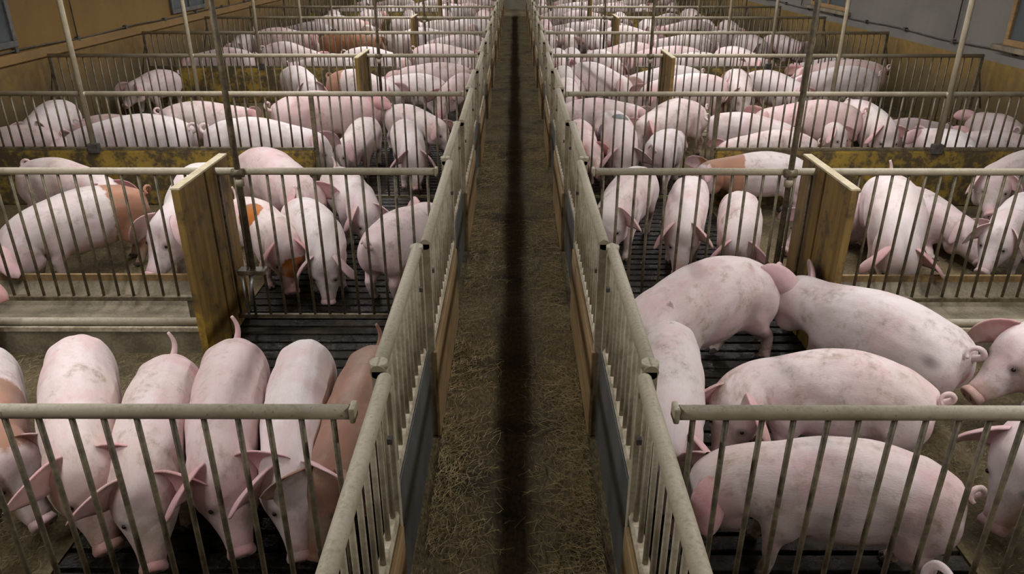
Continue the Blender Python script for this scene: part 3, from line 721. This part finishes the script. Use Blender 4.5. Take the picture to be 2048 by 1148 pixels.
# second pen row, left
pig(1, L_, ('AB', (48, 328), (218, 372)), 'pale', dict(hpitch=.5, bend=0, hyaw=-.2), 'pale pig by the low yellow wall behind the brown rumped pig')
pig(1, L_, ('T', (246, 400), 229, .95), 'brown_rear', dict(hpitch=.75, nlow=.35, hyaw=.1, bend=0, tail='curl', fat=1.02), 'large pale pig with brown rump, head down in the left trough')
pig(1, L_, ('AB', (392, 345), (288, 462)), 'clean', dict(hpitch=.55, hyaw=-.55, bend=-.1, tail='curl'), 'pale pig emerging from behind the left plank divider, snout to the left')
pig(1, L_, ('AB', (485, 305), (606, 382)), 'rose', dict(hpitch=.6, hyaw=.1, bend=0, tail='down', fat=1.05), 'rosy pig standing behind the left water pipe by the low yellow wall')
pig(1, L_, ('AB', (482, 402), (572, 488)), 'brown_face', dict(hpitch=.8, hyaw=-.35, bend=0), 'pale pig with brown patches and brown face beside the left drinker')
pig(1, L_, ('AB', (602, 396), (652, 522)), 'pale', dict(hpitch=.75, nlow=.35, hyaw=-.45, bend=-.1, fat=1.08), 'pale pig nuzzling the brown faced pig at the second fence left')
pig(1, L_, ('AB', (668, 337), (735, 420)), 'pale', dict(hpitch=.8, hyaw=-.1, bend=.05, fat=1.06), 'pale pig with dirty snout facing the camera behind the nuzzling pig')
pig(1, L_, ('AB', (748, 482), (862, 405)), 'rose', dict(hpitch=.3, hyaw=0, bend=0, tail='curl', fat=1.08), 'rosy pig turned away with its rump at the second fence, left of the aisle')
# second pen row, right
pig(1, R_, ('AB', (1290, 338), (1218, 425)), 'pale', dict(hpitch=.6, hyaw=.1, bend=0), 'pale pig beside the right aisle gate behind the second fence, nearest the aisle')
pig(1, R_, ('AB', (1385, 354), (1366, 460)), 'clean', dict(hpitch=.85, hyaw=.05, bend=0, tail='down'), 'pale pig with broad pink ears facing the camera on the right slats')
pig(1, R_, ('AB', (1482, 392), (1480, 488)), 'pale', dict(hpitch=.85, hyaw=0, bend=0, tail='down'), 'small pale pig facing the camera below the brown shouldered pig')
pig(1, R_, ('AB', (1592, 316), (1412, 318)), 'brown_shoulder', dict(hpitch=.35, hyaw=.35, bend=0, tail='curl', fat=1.05), 'pale pig with a brown shoulder band standing broadside right of the aisle')
pig(1, R_, ('AB', (1765, 398), (1650, 425)), 'rose', dict(hpitch=.4, lie=1, bend=0, hyaw=0), 'pig lying half hidden behind the right plank divider')
pig(1, R_, ('AB', (1793, 362), (1830, 535)), 'clean', dict(hpitch=.70, nlow=.5, hyaw=.1, bend=-.1, tail='up', fat=1.04), 'tall pale pig with head down in the right trough')
pig(1, R_, ('AB', (1838, 385), (1955, 440)), 'rose', dict(hpitch=.3, lie=1, bend=0, hyaw=0, tail='down'), 'rosy pig lying on the straw behind the pig at the right trough')
pig(1, R_, ('AB', (2030, 382), (1957, 452)), 'pale', dict(hpitch=.55, hyaw=-.1, bend=0, ears=(1.4, 1.4)), 'pale pig with dark nostrils looking at the camera by the right photo edge')
pig(1, R_, ('P', 4.42, 6.42, 205, .92), 'grey', dict(hpitch=.35, hyaw=.75, bend=0), 'greyish pig looking at the camera in front of the low yellow wall at right')
# third pen row, left
pig(2, L_, ('P', -5.15, 7.35, 205, .9), 'grey', dict(hpitch=.7), 'greyish pig in the corner by the left wall behind the third fence')
pig(2, L_, ('Q', (88, 246), -85, .92), 'clean', dict(hpitch=.45, hyaw=.1, bend=0, ears=(1.2, 1.2)), 'white pig facing the camera by the left wall behind the third fence', 0)
pig(2, L_, ('T', (364, 260), 186, 1.10), 'clean', dict(hpitch=.5, nlow=.15, bend=.15, hyaw=0, tail='curl', fat=1.05), 'long pale pig heading left behind the third fence, tail curled', 0)
pig(2, L_, ('T', (390, 268), -6, 1.06), 'clean', dict(hpitch=.5, bend=-.15, hyaw=0, tail='curl', fat=1.05), 'pale pig heading right behind the third fence, left of the water pipe', 0)
pig(2, L_, ('AB', (318, 220), (505, 220)), 'pale', dict(hpitch=.45, bend=0, hyaw=0, tail='curl', fat=1.05), 'pale pig broadside just behind the two pigs with touching tails', 0)
pig(2, L_, ('P', -4.75, 8.75, 5, .9), 'grey', dict(lie=1, hpitch=.3), 'dull pig lying in the third pen row near the left wall')
pig(2, L_, ('AB', (545, 212), (745, 196)), 'rose', dict(hpitch=.3, hyaw=0, bend=.05, tail='curl', fat=1.05), 'big rosy pig broadside with large pink ear, third pen row left', 0)
pig(2, L_, ('AB', (736, 240), (684, 285)), 'pale', dict(hpitch=.55, hyaw=-.45, bend=-.1), 'pale pig with one dark ear on the left slats of the third pen row', 0)
pig(2, L_, ('AB', (788, 214), (872, 243)), 'pale', dict(hpitch=.55, hyaw=.1, bend=.1), 'pale pig turned to the left aisle gate in the third pen row', 0)
pig(2, L_, ('AB', (802, 250), (826, 318)), 'clean', dict(hpitch=.85, hyaw=0, bend=0), 'white pig with head lowered behind the third fence left of the aisle', 0)
# third pen row, right
pig(2, R_, ('P', 1.10, 9.12, 0, .88), 'rose', dict(hpitch=.5, hyaw=-.3, bend=-.1), 'rosy pig broadside at the far side of the third right slats')
pig(2, R_, ('AB', (1225, 233), (1258, 318)), 'black_spot', dict(hpitch=.7, nlow=.2, hyaw=0, bend=0, tail='down'), 'white pig with slate blue back patches on the right slats', 0)
pig(2, R_, ('AB', (1404, 212), (1282, 245)), 'pale', dict(arch=.06, hpitch=.5, bend=.3, hyaw=0, tail='curl', fat=1.04), 'arched pale pig with upright curl tail on the third right slats', 0)
pig(2, R_, ('P', 1.56, 7.52, 68, .84), 'clean', dict(hpitch=.6, bend=0, hyaw=.2, tail='curl', fat=1.1), 'pale pig showing its rump and tail beside the slate patched pig', 0)
pig(2, R_, ('P', .66, 7.70, -87, .86), 'rose', dict(hpitch=.3, hyaw=.3, bend=0), 'pig hugging the right aisle gate in the third pen row')
pig(2, R_, ('AB', (1436, 230), (1578, 252)), 'clean', dict(hpitch=.5, bend=-.2, hyaw=0), 'pale pig broadside behind a lower pale back, third pen row right', 0)
pig(2, R_, ('AB', (1625, 280), (1450, 290)), 'pale', dict(hpitch=.6, bend=.15, hyaw=0), 'pale pig nearest the third fence right of the drinker post', 0)
pig(2, R_, ('AB', (1590, 222), (1672, 256)), 'spotted', dict(hpitch=.6, hyaw=.0, bend=.1, ears=(1.3, 1.3)), 'white pig with a small black back spot, third pen row right', 0)
pig(2, R_, ('T', (1712, 215), 174, 1.0), 'rose', dict(hpitch=.4, bend=0, fat=1.05), 'big dusky rosy pig behind the white spotted pig')
pig(2, R_, ('Q', (1776, 252), -86, .95), 'clean', dict(hpitch=.75, hyaw=-.1, bend=0), 'white pig with wide pink ears facing the camera behind the third fence right', 0)
pig(2, R_, ('P', 4.85, 8.72, 8, .85), 'grey', dict(lie=1, hpitch=.4), 'dull pig lying against the right wall in the third pen row')
pig(2, R_, ('P', 4.52, 7.55, 88, .84), 'clean', dict(hpitch=.4, hyaw=.85, bend=.1), 'white pig with head turned left beside the right slim post, third pen row')
pig(2, R_, ('P', 5.02, 7.62, -20, .8), 'pale', dict(hpitch=.5, bend=0), 'pale pig squeezed between the white pig and the right wall')
pig(2, R_, ('P', 5.28, 8.45, 84, .85), 'grey', dict(hpitch=.4, bend=0, tail='curl'), 'grey pig with raised curled tail by the right wall, third pen row')
# fourth pen row
pig(3, L_, ('AB', (346, 145), (262, 168)), 'rose', dict(hpitch=.4, hyaw=0, bend=0, tail='curl', fat=1.1), lod=1)
pig(3, L_, ('P', -3.05, 10.95, -58, 1.0), 'pale', dict(hpitch=.5))
pig(3, L_, ('P', -2.10, 10.62, -28, 1.0), 'brown_rear', dict(hpitch=.5, hyaw=0))
pig(3, L_, ('P', -1.40, 10.75, 145, .95), 'pale', dict(hpitch=.4))
pig(3, L_, ('P', -1.25, 11.55, 172, 1.0), 'rose', dict(hpitch=.6))
pig(3, L_, ('P', -.74, 10.55, -104, .95), 'rose', dict(hpitch=.5))
pig(3, R_, ('P', 2.05, 11.10, 196, 1.0), 'pale', dict(hpitch=.5))
pig(3, R_, ('P', 2.30, 10.42, 186, 1.02), 'clean', dict(hpitch=.6, tail='up'))
pig(3, R_, ('P', 3.22, 10.62, -96, 1.0), 'brown_side', dict(hpitch=.6))
pig(3, R_, ('P', 3.72, 10.95, -62, .98), 'clean', dict(hpitch=.5, tail='up'))
pig(3, R_, ('P', 4.30, 10.55, 186, 1.05), 'clean', dict(hpitch=.5))
pig(3, R_, ('P', 4.75, 11.35, 176, 1.1), 'rose', dict(hpitch=.4, tail='curl'))
pig(3, R_, ('P', 1.28, 10.95, -62, 1.08), 'pale', dict(hpitch=.5))
pig(3, R_, ('P', .70, 10.35, -90, .9), 'clean', dict(hpitch=.5))
pig(3, R_, ('P', .72, 11.45, -78, .9), 'pale', dict(hpitch=.5))
# fifth pen row
for x, y, a, s, k in ((-5.0, 13.1, 182, 1.0, 'rose'), (-3.85, 13.5, -22, 1.05, 'pale'), (-2.3, 12.9, -18, 1.05, 'clean'), (-1.15, 13.75, -14, 1.0, 'clean'), (-.78, 12.75, -95, .92, 'grey'), (-3.1, 12.6, 165, .95, 'pale')):
    pig(4, L_, ('P', x, y, a, s), k, {})
for x, y, a, s, k in ((.68, 13.3, -85, .92, 'clean'), (1.05, 13.35, -89, .95, 'clean'), (1.45, 12.75, -68, 1.0, 'clean'), (1.95, 13.95, 198, 1.0, 'pale'), (2.55, 13.25, 184, 1.05, 'rose'), (3.15, 12.6, -8, 1.0, 'spotted'), (3.85, 13.2, -62, 1.0, 'clean'), (5.05, 12.55, 176, .9, 'pale')):
    pig(4, R_, ('P', x, y, a, s), k, {})
# sixth and seventh pen rows
for n, lst in ((5, ((-4.75, 16.1, 4, 1.05, 'rose'), (-5.5, 15.9, -92, .9, 'grey'), (-3.2, 15.4, 2, 1.05, 'brown'), (-.85, 15.3, 168, 1.0, 'rose'), (-1.9, 16.4, 30, 1.0, 'pale'), (-2.6, 16.2, 150, .95, 'grey'))),
               (6, ((-4.7, 17.6, 186, 1.0, 'grey'), (-4.1, 18.6, 18, 1.1, 'pale'), (-3.3, 17.8, 92, .9, 'brown_side'), (-1.5, 17.9, 3, 1.05, 'pale'), (-.9, 18.8, 176, 1.0, 'clean'), (-2.5, 18.9, -40, 1.0, 'clean')))):
    for x, y, a, s, k in lst: pig(n, L_, ('P', x, y, a, s), k, {})
for n, lst in ((5, ((.70, 16.3, -86, .92, 'pale'), (1.10, 16.2, -90, 1.0, 'pale'), (1.65, 16.0, -84, 1.0, 'clean'), (2.4, 16.3, -18, 1.05, 'pale'), (4.15, 16.1, 181, 1.0, 'grey'), (4.65, 15.1, -80, 1.0, 'grey'), (5.25, 15.3, -70, .98, 'rose'), (3.2, 15.2, 170, 1.0, 'pale'))),
               (6, ((3.1, 18.3, -92, 1.0, 'pale'), (3.85, 17.8, 192, 1.05, 'rose'), (4.55, 18.7, -88, .95, 'clean'), (5.05, 18.5, -86, .95, 'pale'), (.72, 18.6, -88, .92, 'rose'), (2.1, 18.4, 8, 1.0, 'pale'), (1.3, 17.8, 160, 1.0, 'clean')))):
    for x, y, a, s, k in lst: pig(n, R_, ('P', x, y, a, s), k, {})
for n in (7, 8, 9):
    for sx in (L_, R_):
        for q in range(5):
            pig(n, sx, ('P', sx * (.8 + q * 1.0 + random.uniform(-.1, .1)), yn(n) + 1.3 + random.uniform(-.35, .4), random.choice([0, 180, -90, 90, 200, -20]) + random.uniform(-15, 15), random.uniform(.9, 1.05)), random.choice(['pale', 'clean', 'rose', 'pale', 'grey']), {})
# neighbours make room for each other
SPN = [(-.50, .150), (-.36, .172), (-.20, .176), (-.04, .176), (.12, .168), (.26, .155), (.38, .130), (.48, .105), (.58, .075), (.68, .055)]
def spine(p):
    q = deform([(x, 0, .45) for x, r in SPN], p[7]) * p[4]; c, n_ = math.cos(p[3]), math.sin(p[3])
    return np.stack([q[:, 0] * c - q[:, 1] * n_, q[:, 0] * n_ + q[:, 1] * c], 1), np.array([r for x, r in SPN]) * p[4]
SP = [spine(p) for p in PLACED]; POS = np.array([p[2][:2] for p in PLACED]); POS0 = POS.copy()
CAP = np.array([.13 if p[0] <= 2 else .40 for p in PLACED])
for it in range(120):
    for i in range(len(PLACED)):
        for j in range(i):
            if PLACED[i][0] != PLACED[j][0] or PLACED[i][1] != PLACED[j][1]: continue
            if np.hypot(*(POS[i] - POS[j])) > 1.6: continue
            A = SP[i][0] + POS[i]; B = SP[j][0] + POS[j]; d = A[:, None] - B[None]; l = np.hypot(d[..., 0], d[..., 1]); o = SP[i][1][:, None] + SP[j][1][None] - l
            k = np.unravel_index(np.argmax(o), o.shape)
            if o[k] > .01:
                v = d[k] / max(l[k], 1e-4) * o[k] * .25; POS[i] += v; POS[j] -= v
    off = POS - POS0; ln = np.hypot(off[:, 0], off[:, 1]); f = np.minimum(1, CAP / np.maximum(ln, 1e-6)); POS = POS0 + off * f[:, None]
for p, q in zip(PLACED, POS): p[2] = Vector((q[0], q[1], 0))
# keep each pig inside its pen: nudge it off the fences, gates and walls
LOOK = {'pale': 'pale pink', 'clean': 'whitish', 'rose': 'rosy', 'grey': 'greyish', 'brown': 'brown', 'brown_rear': 'brown rumped', 'brown_side': 'dark brown sided', 'spotted': 'black spotted'}
def extent(p):
    pen, sx, loc, rz, s, raw, skin, ps, lod, label = p
    V = deform(trunk(2)[0], ps) * s; c, n_ = math.cos(rz), math.sin(rz)
    X = V[:, 0] * c - V[:, 1] * n_ + loc.x; Y = V[:, 0] * n_ + V[:, 1] * c + loc.y
    return X, Y, V[:, 2]
for p in PLACED:
    pen, sx, loc = p[0], p[1], p[2]
    X, Y, Z = extent(p); ya, yb = yn(pen) + .035, yn(pen + 1) - .035
    if pen % 2 == 0: ya += .18 if pen == 2 else .09 if pen else 0
    else: yb -= .06
    dy = max(0, ya - Y.min()) - max(0, Y.max() - yb)
    lo, hi = sorted((sx * (XA + .11), sx * (XW - .12)))
    dx = max(0, lo - X.min()) - max(0, X.max() - hi)
    if pen < 0: dy = min(0, yb - Y.max())
    # trough bodies stand where the solid floor is: keep legs out of them
    low = Z < .17; o = np.abs(X[low] + dx) > XZ
    if o.any():
        yl = Y[low][o] + dy
        if pen % 2 == 0 and pen >= 0: dy -= max(0, yl.max() - (yn(pen + 1) - .385))
        elif pen % 2 == 1: dy += max(0, (yn(pen) + .385) - yl.min())
    p[2] = loc + Vector((dx, dy, 0)); p.append((dx, dy))
auto = {}
for p in PLACED:
    if p[9] is None: auto.setdefault((p[0], p[1]), []).append(p)
for (pen, sx), lst in auto.items():
    lst.sort(key=lambda p: abs(p[2].x)); 
    for i, p in enumerate(lst):
        o = ['nearest to', 'second from', 'third from', 'fourth from', 'fifth from', 'sixth from', 'seventh from', 'eighth from', 'ninth from', 'tenth from'][i]
        p[9] = '%s pig %s the aisle in the %s pen row, %s side' % (LOOK[p[6]], o, ORD[pen], SIDE[sx])
for p in PLACED:
    pen, sx, loc, rz, s, raw, skin, ps, lod, label = p[:10]
    place_pig(ps, loc, rz, s, skin, lod, label, 'pigs in the pens')
    if DEBUG and pen < 3: print('PIG %d %2d s=%.2f raw=%.2f (%.2f,%.2f) yaw %.0f nudge %.2f %.2f | %s' % (pen, sx, s, raw, loc.x, loc.y, math.degrees(rz) % 360, *p[10], label[:50]))
